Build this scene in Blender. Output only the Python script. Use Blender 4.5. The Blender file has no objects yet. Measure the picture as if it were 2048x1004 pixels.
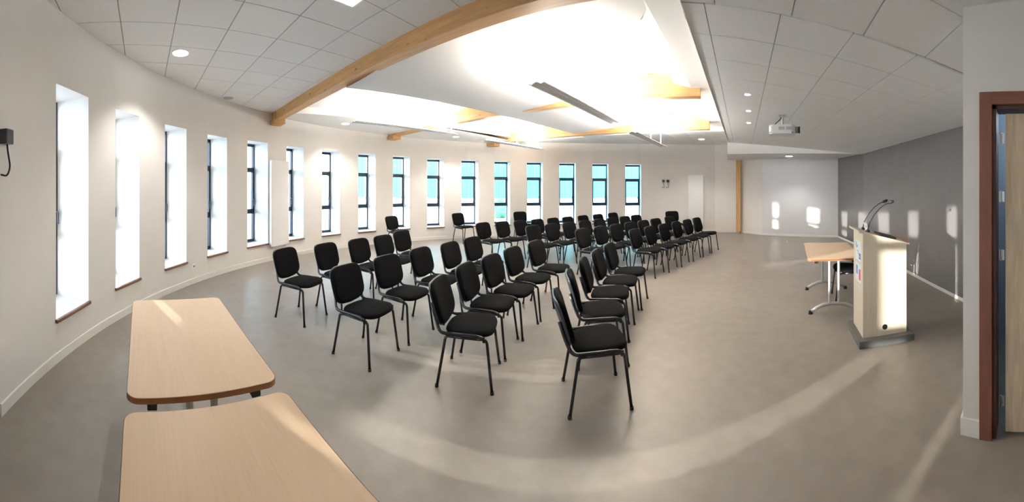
import bpy, bmesh, math, random
from math import sin, cos, pi, radians, sqrt, atan2
from mathutils import Vector, Matrix
random.seed(7)
S = bpy.context.scene
COL = S.collection

# ------------------------------------------------------------------ camera
# The photograph is a stitched cylindrical panorama of about 178 degrees.
F, HY, EYE, CX = 660.0, 370.0, 1.70, 1024.0
cam = bpy.data.cameras.new('camera')
cam.type = 'PANO'
cam.panorama_type = 'CENTRAL_CYLINDRICAL'
cam.central_cylindrical_radius = 1.0
cam.central_cylindrical_range_u_min = -CX / F
cam.central_cylindrical_range_u_max = CX / F
cam.central_cylindrical_range_v_min = -(1004 - HY) / F
cam.central_cylindrical_range_v_max = HY / F
cam.clip_start = 0.02
co = bpy.data.objects.new('camera', cam)
COL.objects.link(co)
co.location = (0, 0, EYE)
co.rotation_euler = (pi / 2, 0, 0)
S.camera = co

# ------------------------------------------------------------------ world, sun, exposure
SUN_AZ, SUN_EL, SUN_E = 98.8, 6.9, 4.2        # travel azimuth (from +Y towards +X), elevation
SKY_E = 4.2
S.view_settings.view_transform = 'Standard'
S.view_settings.look = 'None'
S.view_settings.gamma = 1.0
S.view_settings.use_curve_mapping = False
S.view_settings.exposure = 1.6
w = bpy.data.worlds.new('world'); S.world = w; w.use_nodes = True
nt = w.node_tree
bg = nt.nodes['Background']
tc = nt.nodes.new('ShaderNodeTexCoord'); sp = nt.nodes.new('ShaderNodeSeparateXYZ')
rp = nt.nodes.new('ShaderNodeValToRGB')
nt.links.new(tc.outputs['Generated'], sp.inputs[0]); nt.links.new(sp.outputs['Z'], rp.inputs[0])
nt.links.new(rp.outputs[0], bg.inputs[0])
rp.color_ramp.elements[0].position = 0.0; rp.color_ramp.elements[0].color = (.74, .87, 1, 1)
rp.color_ramp.elements[1].position = 0.8; rp.color_ramp.elements[1].color = (.50, .72, 1, 1)
bg.inputs[1].default_value = SKY_E
sun = bpy.data.lights.new('sun', 'SUN'); sun.energy = SUN_E; sun.angle = radians(0.6); sun.color = (1, .93, .84)
so = bpy.data.objects.new('sun', sun); COL.objects.link(so)
sd = Vector((sin(radians(SUN_AZ)) * cos(radians(SUN_EL)), cos(radians(SUN_AZ)) * cos(radians(SUN_EL)), -sin(radians(SUN_EL))))
so.rotation_euler = sd.to_track_quat('-Z', 'Y').to_euler(); so.location = (-20, 3, 8)
S.cycles.max_bounces = 10
S.cycles.diffuse_bounces = 6
S.cycles.glossy_bounces = 4
S.cycles.transparent_max_bounces = 12
S.cycles.sample_clamp_indirect = 6.0
S.cycles.caustics_reflective = False
S.cycles.caustics_refractive = False
UPLIGHT_W, DOWN_W = 46.0, 9.0

# ------------------------------------------------------------------ materials
MATS = {}
def mat(name, color, rough=.5, metal=0.0, spec=.5, emis=None, coat=0.0):
    if name in MATS: return MATS[name]
    m = bpy.data.materials.new(name); m.use_nodes = True
    b = m.node_tree.nodes['Principled BSDF']
    b.inputs['Base Color'].default_value = (*color, 1)
    b.inputs['Roughness'].default_value = rough
    b.inputs['Metallic'].default_value = metal
    b.inputs['Specular IOR Level'].default_value = spec
    b.inputs['Coat Weight'].default_value = coat
    if emis:
        b.inputs['Emission Color'].default_value = (*emis[0], 1); b.inputs['Emission Strength'].default_value = emis[1]
    MATS[name] = m
    return m

def noisy(name, c1, c2, scale=(1, 1, 1), rough=.5, detail=4, nscale=1.0, bump=0.0, bscale=None, spec=.5, lo=.35, hi=.65, coords='Object', rough2=None):
    m = mat(name, c1, rough, spec=spec)
    t = m.node_tree; n = t.nodes; l = t.links; b = n['Principled BSDF']
    tcn = n.new('ShaderNodeTexCoord'); mp = n.new('ShaderNodeMapping'); mp.inputs['Scale'].default_value = scale
    l.new(tcn.outputs[coords], mp.inputs[0])
    nz = n.new('ShaderNodeTexNoise'); nz.inputs['Scale'].default_value = nscale; nz.inputs['Detail'].default_value = detail
    nz.inputs['Roughness'].default_value = .6
    l.new(mp.outputs[0], nz.inputs[0])
    r = n.new('ShaderNodeValToRGB'); r.color_ramp.elements[0].position = lo; r.color_ramp.elements[1].position = hi
    r.color_ramp.elements[0].color = (*c1, 1); r.color_ramp.elements[1].color = (*c2, 1)
    l.new(nz.outputs['Fac'], r.inputs[0]); l.new(r.outputs[0], b.inputs['Base Color'])
    if rough2 is not None:
        mr = n.new('ShaderNodeMapRange'); mr.inputs['To Min'].default_value = rough; mr.inputs['To Max'].default_value = rough2
        l.new(nz.outputs['Fac'], mr.inputs[0]); l.new(mr.outputs[0], b.inputs['Roughness'])
    if bump:
        n2 = n.new('ShaderNodeTexNoise'); n2.inputs['Scale'].default_value = bscale or 200; n2.inputs['Detail'].default_value = 2
        l.new(tcn.outputs[coords], n2.inputs[0])
        bp = n.new('ShaderNodeBump'); bp.inputs['Strength'].default_value = bump; bp.inputs['Distance'].default_value = .002
        l.new(n2.outputs['Fac'], bp.inputs['Height']); l.new(bp.outputs[0], b.inputs['Normal'])
    return m

def woody(name, c1, c2, c3, grain=(1.2, 14, 14), rough=.5, knots=False, nscale=2.0, spec=.4):
    """wood with grain along local X; optional dark knots"""
    m = mat(name, c1, rough, spec=spec)
    t = m.node_tree; n = t.nodes; l = t.links; b = n['Principled BSDF']
    tcn = n.new('ShaderNodeTexCoord'); mp = n.new('ShaderNodeMapping'); mp.inputs['Scale'].default_value = grain
    l.new(tcn.outputs['Object'], mp.inputs[0])
    nz = n.new('ShaderNodeTexNoise'); nz.inputs['Scale'].default_value = nscale; nz.inputs['Detail'].default_value = 6
    nz.inputs['Distortion'].default_value = .6
    l.new(mp.outputs[0], nz.inputs[0])
    r = n.new('ShaderNodeValToRGB')
    r.color_ramp.elements[0].position = .3; r.color_ramp.elements[1].position = .7
    r.color_ramp.elements[0].color = (*c1, 1); r.color_ramp.elements[1].color = (*c2, 1)
    e = r.color_ramp.elements.new(.5); e.color = (*c3, 1)
    l.new(nz.outputs['Fac'], r.inputs[0])
    out = r.outputs[0]
    if knots:
        vo = n.new('ShaderNodeTexVoronoi'); vo.inputs['Scale'].default_value = 1.0
        m2 = n.new('ShaderNodeMapping'); m2.inputs['Scale'].default_value = (2.6, 5.5, 5.5)
        l.new(tcn.outputs['Object'], m2.inputs[0]); l.new(m2.outputs[0], vo.inputs[0])
        kr = n.new('ShaderNodeValToRGB'); kr.color_ramp.elements[0].position = .05; kr.color_ramp.elements[1].position = .11
        kr.color_ramp.elements[0].color = (.28, .28, .28, 1); kr.color_ramp.elements[1].color = (1, 1, 1, 1)
        l.new(vo.outputs['Distance'], kr.inputs[0])
        mx = n.new('ShaderNodeMix'); mx.data_type = 'RGBA'; mx.blend_type = 'MULTIPLY'; mx.inputs['Factor'].default_value = 1
        l.new(out, mx.inputs['A']); l.new(kr.outputs[0], mx.inputs['B']); out = mx.outputs['Result']
    l.new(out, b.inputs['Base Color'])
    return m

M_wall = noisy('wall_paint', (.765, .745, .715), (.79, .77, .74), rough=.6, nscale=2, bump=.05, bscale=120)
M_white = mat('white_paint', (.90, .90, .89), .45)
M_plaster = mat('white_plaster', (.80, .79, .77), .7)
M_base = mat('baseboard_white', (.80, .79, .76), .4)
M_grey = noisy('grey_gloss_paint', (.150, .143, .147), (.165, .158, .162), rough=.3, nscale=2.5, spec=.55)
M_whitegloss = mat('white_satin_paint', (.68, .68, .69), .28)
M_tile = noisy('ceiling_tile', (.83, .83, .82), (.87, .87, .86), rough=.8, nscale=60, bump=.15, bscale=300)
M_grid = mat('ceiling_grid', (.34, .33, .31), .6)
M_perf = noisy('perforated_panel', (.80, .79, .77), (.84, .83, .81), rough=.7, nscale=90, bump=.2, bscale=90)
M_beam = woody('spruce_beam', (.52, .285, .11), (.64, .38, .165), (.58, .335, .14), knots=True)
M_beech = woody('beech_top', (.735, .545, .375), (.78, .59, .415), (.76, .57, .395), grain=(1.0, 30, 30), rough=.38, nscale=3)
M_edge = mat('brown_edge_band', (.30, .125, .05), .45)
M_sillw = mat('brown_sill_edge', (.17, .085, .05), .5)
M_sill = mat('pale_sill_top', (.62, .58, .56), .4)
M_oak = woody('oak_door', (.58, .46, .32), (.74, .61, .45), (.66, .535, .385), grain=(1.0, 9, 9), rough=.5, nscale=3.5)
M_podium = woody('maple_podium', (.66, .58, .46), (.72, .64, .52), (.69, .61, .49), grain=(1.0, 22, 22), rough=.45, nscale=3)
M_plinth = mat('grey_plinth', (.105, .11, .105), .5)
M_frame = mat('navy_window_frame', (.012, .022, .045), .35)
M_fabric = noisy('black_fabric', (.0035, .0035, .004), (.008, .008, .0085), rough=.9, nscale=140, bump=.3, bscale=500, spec=.08)
M_plast = mat('black_plastic', (.02, .024, .032), .3, spec=.6)
M_tube = mat('black_tube', (.012, .012, .014), .22, spec=.6)
M_rubber = mat('black_rubber', (.008, .008, .008), .6)
M_metal = mat('satin_steel', (.62, .63, .64), .28, 1.0)
M_silver = mat('silver_paint', (.55, .56, .57), .35, .4)
M_reddoor = noisy('red_brown_door_frame', (.17, .062, .042), (.20, .075, .05), scale=(6, 6, 1), rough=.5, nscale=4)
M_proj = mat('projector_white', (.72, .72, .73), .4)
M_projgrey = mat('projector_grey', (.22, .22, .23), .5)
M_lamp = mat('led_diffuser', (.9, .9, .9), .5, emis=((1, .97, .92), 9))
M_trough = mat('trough_metal', (.93, .92, .92), .5)
M_teal = mat('teal_cladding', (.10, .62, .60), .5)
M_outside = mat('pale_render', (.80, .80, .80), .8)
M_paving = noisy('pale_paving', (.62, .62, .61), (.70, .70, .68), rough=.9, nscale=1.5)
M_green = noisy('shrub_green', (.10, .30, .16), (.16, .42, .22), rough=.9, nscale=8)
M_paper = mat('paper', (.82, .83, .84), .5)
M_blue = mat('print_blue', (.05, .17, .50), .5)
M_lblue = mat('print_light_blue', (.16, .38, .72), .5)
M_red = mat('print_red', (.62, .07, .13), .5)
M_hole = mat('dark_hole', (.004, .004, .004), .9)

def floor_mat():
    m = mat('vinyl_floor', (.27, .235, .20), .38, spec=.5)
    t = m.node_tree; n = t.nodes; l = t.links; b = n['Principled BSDF']
    tcn = n.new('ShaderNodeTexCoord')
    n1 = n.new('ShaderNodeTexNoise'); n1.inputs['Scale'].default_value = 1.1; n1.inputs['Detail'].default_value = 5
    n2 = n.new('ShaderNodeTexNoise'); n2.inputs['Scale'].default_value = 7; n2.inputs['Detail'].default_value = 6
    for q in (n1, n2): l.new(tcn.outputs['Object'], q.inputs[0])
    a = n.new('ShaderNodeMath'); a.operation = 'ADD'; l.new(n1.outputs['Fac'], a.inputs[0]); l.new(n2.outputs['Fac'], a.inputs[1])
    h = n.new('ShaderNodeMath'); h.operation = 'MULTIPLY'; h.inputs[1].default_value = .5; l.new(a.outputs[0], h.inputs[0])
    r = n.new('ShaderNodeValToRGB'); r.color_ramp.elements[0].position = .36; r.color_ramp.elements[1].position = .64
    r.color_ramp.elements[0].color = (.215, .190, .167, 1); r.color_ramp.elements[1].color = (.265, .237, .210, 1)
    l.new(h.outputs[0], r.inputs[0]); l.new(r.outputs[0], b.inputs['Base Color'])
    return m
M_floor = floor_mat()

def glass_mat():
    m = bpy.data.materials.new('window_glass'); m.use_nodes = True
    t = m.node_tree; n = t.nodes; l = t.links
    n.remove(n['Principled BSDF'])
    tr = n.new('ShaderNodeBsdfTransparent'); tr.inputs[0].default_value = (.95, .985, 1, 1)
    gl = n.new('ShaderNodeBsdfGlossy'); gl.inputs['Roughness'].default_value = .02
    fr = n.new('ShaderNodeFresnel'); fr.inputs[0].default_value = 1.4
    mx = n.new('ShaderNodeMixShader')
    l.new(fr.outputs[0], mx.inputs[0]); l.new(tr.outputs[0], mx.inputs[1]); l.new(gl.outputs[0], mx.inputs[2])
    l.new(mx.outputs[0], n['Material Output'].inputs[0])
    return m
M_glass = glass_mat()

# ------------------------------------------------------------------ helpers
def link(name, me, m, parent=None):
    o = bpy.data.objects.new(name, me); COL.objects.link(o)
    if m is not None:
        for q in (m if isinstance(m, (list, tuple)) else [m]): me.materials.append(q)
    if parent is not None: o.parent = parent
    return o

def obj(name, bm, m, parent=None, smooth=False, angle=None):
    me = bpy.data.meshes.new(name)
    bmesh.ops.recalc_face_normals(bm, faces=bm.faces)
    bm.to_mesh(me); bm.free()
    if smooth:
        for p in me.polygons: p.use_smooth = True
        if angle: me.set_sharp_from_angle(angle=radians(angle))
    return link(name, me, m, parent)

def mesh(name, vs, fs, m, parent=None, smooth=False):
    me = bpy.data.meshes.new(name); me.from_pydata([tuple(v) for v in vs], [], fs); me.update()
    if smooth:
        for p in me.polygons: p.use_smooth = True
    return link(name, me, m, parent)

def thing(name, label, cat, loc=(0, 0, 0), rotz=0, group=None):
    o = bpy.data.objects.new(name, None); COL.objects.link(o)
    o.location = loc; o.rotation_euler = (0, 0, rotz); o.empty_display_size = .1
    o['label'] = label; o['category'] = cat
    if group: o['group'] = group
    return o
def tag(o, label, cat, group=None):
    o['label'] = label; o['category'] = cat
    if group: o['group'] = group
    return o
def struct(o): o['kind'] = 'structure'; return o

def box(bm, c, s, R=None, bevel=0.0):
    r = bmesh.ops.create_cube(bm, size=1.0)
    M = Matrix.Translation(Vector(c)) @ (R.to_4x4() if R is not None else Matrix.Identity(4)) @ Matrix.Diagonal((*s, 1))
    bmesh.ops.transform(bm, matrix=M, verts=r['verts'])
    if bevel:
        es = list({e for v in r['verts'] for e in v.link_edges})
        bmesh.ops.bevel(bm, geom=es, offset=bevel, segments=2, affect='EDGES', profile=.5)
    return bm
def nbox(c, s, R=None, bevel=0.0): return box(bmesh.new(), c, s, R, bevel)

def tube(bm, pts, r, n=8, flat=1.0):
    """sweep a round (or oval) section along the points"""
    pts = [Vector(p) for p in pts]
    rings = []; up = None
    for i, p in enumerate(pts):
        d = (pts[min(i + 1, len(pts) - 1)] - pts[max(i - 1, 0)]).normalized()
        if up is None:
            up = Vector((0, 0, 1)) if abs(d.z) < .9 else Vector((1, 0, 0))
        a = d.cross(up).normalized(); b = a.cross(d).normalized(); up = b
        rr = r[i] if isinstance(r, (list, tuple)) else r
        rings.append([bm.verts.new(p + a * cos(2 * pi * k / n) * rr + b * sin(2 * pi * k / n) * rr * flat) for k in range(n)])
    for i in range(len(rings) - 1):
        for k in range(n):
            bm.faces.new((rings[i][k], rings[i][(k + 1) % n], rings[i + 1][(k + 1) % n], rings[i + 1][k]))
    bm.faces.new(rings[0][::-1]); bm.faces.new(rings[-1])
    return bm

def arc_fillet(pts, rad, seg=5):
    """round the corners of a polyline"""
    pts = [Vector(p) for p in pts]; out = [pts[0]]
    for i in range(1, len(pts) - 1):
        a, b, c = pts[i - 1], pts[i], pts[i + 1]
        u = (a - b).normalized(); v = (c - b).normalized()
        t = min(rad, (a - b).length * .45, (c - b).length * .45)
        p0 = b + u * t; p1 = b + v * t
        for k in range(seg + 1):
            s = k / seg
            out.append(p0 * (1 - s) ** 2 + b * 2 * s * (1 - s) + p1 * s * s)
    out.append(pts[-1]); return out

def cyl(bm, c, r, h, n=24, axis='Z', r2=None):
    q = bmesh.ops.create_cone(bm, cap_ends=True, segments=n, radius1=r, radius2=r if r2 is None else r2, depth=h)
    R = Matrix.Identity(4)
    if axis == 'X': R = Matrix.Rotation(pi / 2, 4, 'Y')
    if axis == 'Y': R = Matrix.Rotation(pi / 2, 4, 'X')
    bmesh.ops.transform(bm, matrix=Matrix.Translation(Vector(c)) @ R, verts=q['verts'])
    return bm

def prism(outline, z0, z1):
    bm = bmesh.new()
    lo = [bm.verts.new((x, y, z0)) for x, y in outline]; hi = [bm.verts.new((x, y, z1)) for x, y in outline]
    n = len(lo)
    bm.faces.new(lo[::-1]); bm.faces.new(hi)
    for i in range(n): bm.faces.new((lo[i], lo[(i + 1) % n], hi[(i + 1) % n], hi[i]))
    return bm

def rrect(w, d, r, seg=5):
    out = []
    for cx, cy, a0 in ((w / 2 - r, d / 2 - r, 0), (-w / 2 + r, d / 2 - r, 90), (-w / 2 + r, -d / 2 + r, 180), (w / 2 - r, -d / 2 + r, 270)):
        for k in range(seg + 1):
            a = radians(a0 + 90 * k / seg); out.append((cx + r * cos(a), cy + r * sin(a)))
    return out

def az(deg): a = radians(deg); return Vector((sin(a), cos(a), 0))
def yaw(deg): return -radians(deg)                # rotation that turns local +Y to that azimuth
def at_h(px, py, h):                              # bearing/height of a sighted point -> its place in the room
    r = h * F / (HY - py); a = (px - CX) / F
    return Vector((r * sin(a), r * cos(a), EYE + h))

# ------------------------------------------------------------------ room plan
WC = (-0.03348, -0.09138, -0.02333, 0.01508, 0.04983, -0.02394, 0.08934)
WC5 = (-0.00475, 0.01253, -0.03095, 0.02618, -0.01824, 0.09103)
def wall_at(px):
    u = (px - CX) / F; v = 0
    for c in WC5: v = v * u + c
    r = 1 / v
    return Vector((r * sin(u), r * cos(u), 0))
def ceil_z(x, y): return 3.344 - .018 * x - .022 * y        # left and far flat ceiling
L = az(40.0); T = az(-50.0)                                 # long axis of the roof light, and across it
def tl(p): return p.x * T.x + p.y * T.y, p.x * L.x + p.y * L.y
def slope_z(p):
    t, l = tl(p); return 3.05 + .143 * (t - .45)
def near_z(p):
    t, l = tl(p); return slope_z(p) + max(0, -.5 - t) * .012 + .004 + (LJ - l) * .17
LJ = 2.4

WIN = [(112, 177), (231, 279), (330, 373), (415, 454), (495, 536), (573, 607.5), (644, 680), (716.7, 751), (786, 819.5), (854.5, 888), (923, 957.5), (989, 1020.5), (1053.7, 1086), (1118.7, 1152), (1185, 1217), (1250.7, 1282.5)]
NW = len(WIN)
def win_z(i):
    f = i / (NW - 1)
    top = 2.67 * (1 - f) + 2.42 * f - .06 * sin(pi * f) * 0 + (.03 if 3 < i < 9 else 0)
    return .36 + .05 * (1 - f), top
ZTOP = 4.0
DEEP = .495

# --- floor
fl = mesh('floor', [(-7, -3, 0), (11, -3, 0), (11, 13, 0), (-7, 13, 0)], [(0, 1, 2, 3)], M_floor); struct(fl)

# --- curved window wall: inner skin + reveals
vs, fs = [], []
def quad(a, b, c, d):
    i = len(vs); vs.extend((a, b, c, d)); fs.append((i, i + 1, i + 2, i + 3))
def up(p, z): return Vector((p.x, p.y, z))
def span(pa, pb, za, zb, n=1):
    for k in range(n):
        a = wall_at(pa + (pb - pa) * k / n); b = wall_at(pa + (pb - pa) * (k + 1) / n)
        quad(up(a, za), up(b, za), up(b, zb), up(a, zb))
cur = 0.0
WP = []                                                     # window placement: a, b, outward normal
for i, (xa, xb) in enumerate(WIN):
    span(cur, xa, 0, ZTOP, 5)
    a, b = wall_at(xa), wall_at(xb)
    z0, z1 = win_z(i)
    quad(up(a, 0), up(b, 0), up(b, z0), up(a, z0)); quad(up(a, z1), up(b, z1), up(b, ZTOP), up(a, ZTOP))
    d = (b - a).normalized(); n = Vector((-d.y, d.x, 0))    # outward (left of travel)
    ao, bo = a + n * DEEP, b + n * DEEP
    quad(up(a, z0), up(ao, z0), up(ao, z1), up(a, z1)); quad(up(b, z0), up(bo, z0), up(bo, z1), up(b, z1))
    quad(up(a, z0), up(b, z0), up(bo, z0), up(ao, z0)); quad(up(a, z1), up(b, z1), up(bo, z1), up(ao, z1))
    WP.append((a, b, d, n, z0, z1)); cur = xb
far_end = Vector((6.89, 9.75, 0)); post_p = Vector((7.50, 9.12, 0)); alc0 = Vector((7.72, 8.15, 0)); alc1 = Vector((8.95, 5.9, 0))
g1 = Vector((7.76, 4.31, 0)); g2 = Vector((5.89, 2.25, 0)); g3 = Vector((4.63, .89, 0)); g4 = g3 + (g3 - g2).normalized() * 1.2
mid = wall_at(1285)
pl = [wall_at(1282.5), Vector((5.1, 10.47, 0)), Vector((5.95, 10.17, 0)), far_end, post_p]
for a, b in zip(pl, pl[1:]): quad(up(a, 0), up(b, 0), up(b, ZTOP), up(a, ZTOP))
wl = mesh('wall_left', vs, fs, M_wall); struct(wl)

def wall(name, pts, m, z0=0, z1=ZTOP):
    vv, ff = [], []
    for a, b in zip(pts, pts[1:]):
        k = len(vv); vv += [up(a, z0), up(b, z0), up(b, z1), up(a, z1)]; ff.append((k, k + 1, k + 2, k + 3))
    return struct(mesh(name, vv, ff, m))
wall('wall_far', [post_p, alc0], M_wall)
wall('wall_alcove', [alc0, alc1], M_whitegloss)
wall('wall_right', [alc1, g1, g2, g3, g4], M_grey)
# right-hand return with the door, and the wall behind the camera
CR = Vector((2.2, .455, 0))
DY0, DY1, DZ = .255, -.66, 2.235                            # door opening in the plane x = 2.2
WX = 2.2
wall('wall_return', [Vector((4.6, .44, 0)), CR], M_wall)
vs, fs = [], []
quad(Vector((WX, .455, 0)), Vector((WX, DY0, 0)), Vector((WX, DY0, ZTOP)), Vector((WX, .455, ZTOP)))
quad(Vector((WX, DY0, DZ)), Vector((WX, DY1, DZ)), Vector((WX, DY1, ZTOP)), Vector((WX, DY0, ZTOP)))
quad(Vector((WX, DY1, 0)), Vector((WX, -1.6, 0)), Vector((WX, -1.6, ZTOP)), Vector((WX, DY1, ZTOP)))
quad(Vector((WX, DY0, 0)), Vector((WX + .18, DY0, 0)), Vector((WX + .18, DY0, DZ)), Vector((WX, DY0, DZ)))
quad(Vector((WX, DY1, 0)), Vector((WX + .18, DY1, 0)), Vector((WX + .18, DY1, DZ)), Vector((WX, DY1, DZ)))
quad(Vector((WX, DY0, DZ)), Vector((WX + .18, DY0, DZ)), Vector((WX + .18, DY1, DZ)), Vector((WX, DY1, DZ)))
struct(mesh('wall_door', vs, fs, M_wall))
wall('wall_back', [wall_at(0), Vector((-1.75, -.5, 0)), Vector((-.9, -1.0, 0)), Vector((0, -1.4, 0)), Vector((1.0, -1.6, 0)), Vector((WX, -1.6, 0))], M_wall)
wall('wall_corridor', [Vector((WX + .18, .44, 0)), Vector((3.6, .44, 0)), Vector((3.6, -1.6, 0)), Vector((WX, -1.6, 0))], mat('corridor_blue_grey', (.30, .36, .42), .6))

# --- baseboards
def strip_along(name, pts, h, th, m, z=0, close_ends=True):
    """thin board standing on the inner side of a polyline (room lies to the right of travel)"""
    bm = bmesh.new(); rows = []
    for i, p in enumerate(pts):
        d = (pts[min(i + 1, len(pts) - 1)] - pts[max(i - 1, 0)]).normalized()
        n = Vector((d.y, -d.x, 0)) * th
        rows.append([bm.verts.new(up(p, z)), bm.verts.new(up(p + n, z)), bm.verts.new(up(p + n, z + h - .004)), bm.verts.new(up(p + n * .7, z + h)), bm.verts.new(up(p, z + h))])
    for a, b in zip(rows, rows[1:]):
        for k in range(5): bm.faces.new((a[k], b[k], b[(k + 1) % 5], a[(k + 1) % 5]))
    bm.faces.new(rows[0]); bm.faces.new(rows[-1])
    return obj(name, bm, m)
bl = [wall_at(x) for x in range(0, 1283, 18)] + pl
struct(strip_along('baseboard_left', bl, .095, .014, M_base))
struct(strip_along('baseboard_far', [post_p, alc0, alc1], .07, .012, M_base))
struct(strip_along('baseboard_right', [alc1, g1, g2, g3, g4], .05, .01, M_base))
struct(strip_along('baseboard_corner', [Vector((2.8, .455, 0)), CR, Vector((WX, DY0 + .085, 0))], .12, .018, M_base))

# --- windows
def portal(a, b, n, z0, z1, i):
    li = bpy.data.lights.new('daylight_portal', 'AREA'); li.shape = 'RECTANGLE'
    li.size = (b - a).length; li.size_y = z1 - z0; li.cycles.is_portal = True
    o = bpy.data.objects.new('daylight_portal', li); COL.objects.link(o)
    c = (a + b) / 2 + n * (DEEP + .12); o.location = (c.x, c.y, (z0 + z1) / 2)
    o.rotation_euler = (-n).to_track_quat('-Z', 'Z').to_euler()
for i, (a, b, d, n, z0, z1) in enumerate(WP):
    Wd = (b - a).length; H = z1 - z0
    R = Matrix((d, n, Vector((0, 0, 1)))).transposed()        # local x along wall, y outward
    rt = bpy.data.objects.new('window_%d' % (i + 1), None); COL.objects.link(rt)
    rt.matrix_world = Matrix.Translation(up(a, z0)) @ R.to_4x4(); struct(rt)
    y = DEEP - .035; fw = .04
    bm = bmesh.new()
    for cx in (fw / 2 - .01, Wd - fw / 2 + .01): box(bm, (cx, y, H / 2), (fw, .07, H))
    ztr = (H * .745, H * .305)
    box(bm, (Wd / 2, y, H - .03), (Wd, .07, .06)); box(bm, (Wd / 2, y, .035), (Wd, .07, .07))
    for z in ztr: box(bm, (Wd / 2, y, z), (Wd, .07, .07))
    fr = obj('window_frame', bm, M_frame, rt)
    # opening sash in the middle
    bm = bmesh.new(); za, zb = ztr[1] + .035, ztr[0] - .035; xa, xb = fw - .01, Wd - fw + .01
    for cx in (xa + .02, xb - .02): box(bm, (cx, y - .02, (za + zb) / 2), (.04, .06, zb - za))
    for cz in (za + .02, zb - .02): box(bm, ((xa + xb) / 2, y - .02, cz), (xb - xa, .06, .04))
    sash = obj('sash', bm, M_frame, rt)
    for k, (p0, p1) in enumerate(((0.05, ztr[1]), (ztr[1], ztr[0]), (ztr[0], H - .05))):
        mesh('pane', [(.03, y + .01, p0), (Wd - .03, y + .01, p0), (Wd - .03, y + .01, p1), (.03, y + .01, p1)], [(0, 1, 2, 3)], M_glass, rt)
    bm = bmesh.new(); hz = H * .43
    box(bm, (Wd - .075, y - .055, hz), (.028, .014, .07), bevel=.004)
    tube(bm, arc_fillet([(Wd - .075, y - .06, hz + .01), (Wd - .075, y - .10, hz + .01), (Wd - .075, y - .10, hz - .13)], .02), .010, 8)
    obj('window_handle', bm, M_plast, rt, True, 40)
    bm = nbox((Wd / 2, (DEEP - .07) / 2 - .0, -.001), (Wd - .004, DEEP - .07, .012))
    obj('window_sill', bm, M_sill, rt)
    bm = nbox((Wd / 2, -.014, -.008), (Wd + .03, .03, .034), bevel=.004)
    obj('sill_nosing', bm, M_sillw, rt)
    portal(a, b, n, z0, z1, i)

# ------------------------------------------------------------------ ceilings
# beams fan out slightly from the camera's right
BEAMS = [(-59.5, 2.275, 1.42, 'nearest the camera'), (-54.0, 5.19, 1.40, 'middle'), (-51.0, 7.84, 1.33, 'farthest')]
def clip(poly, n, c):
    """keep the side where n.p <= c (2D)"""
    out = []
    for i in range(len(poly)):
        a, b = poly[i], poly[(i + 1) % len(poly)]
        da = n[0] * a[0] + n[1] * a[1] - c; db = n[0] * b[0] + n[1] * b[1] - c
        if da <= 0: out.append(a)
        if (da < 0 < db) or (db < 0 < da):
            s = da / (da - db); out.append((a[0] + (b[0] - a[0]) * s, a[1] + (b[1] - a[1]) * s))
    return out
def area(p): return abs(sum(p[i][0] * p[(i + 1) % len(p)][1] - p[(i + 1) % len(p)][0] * p[i][1] for i in range(len(p)))) / 2
arc = [wall_at(x) for x in range(-0, 1283, 40)] + pl
def off(pts, q):
    out = []
    for i, p in enumerate(pts):
        d = (pts[min(i + 1, len(pts) - 1)] - pts[max(i - 1, 0)]).normalized(); out.append((p.x - d.y * q, p.y + d.x * q))
    return out
ARC = off(arc, .03)
def clip_arc(poly):
    for a, b in zip(ARC, ARC[1:]):
        dx, dy = b[0] - a[0], b[1] - a[1]; n = (-dy, dx); poly = clip(poly, n, n[0] * a[0] + n[1] * a[1])
        if len(poly) < 3: return poly
    return poly
CEIL = bpy.data.objects.new('ceiling', None); COL.objects.link(CEIL); struct(CEIL)
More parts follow.
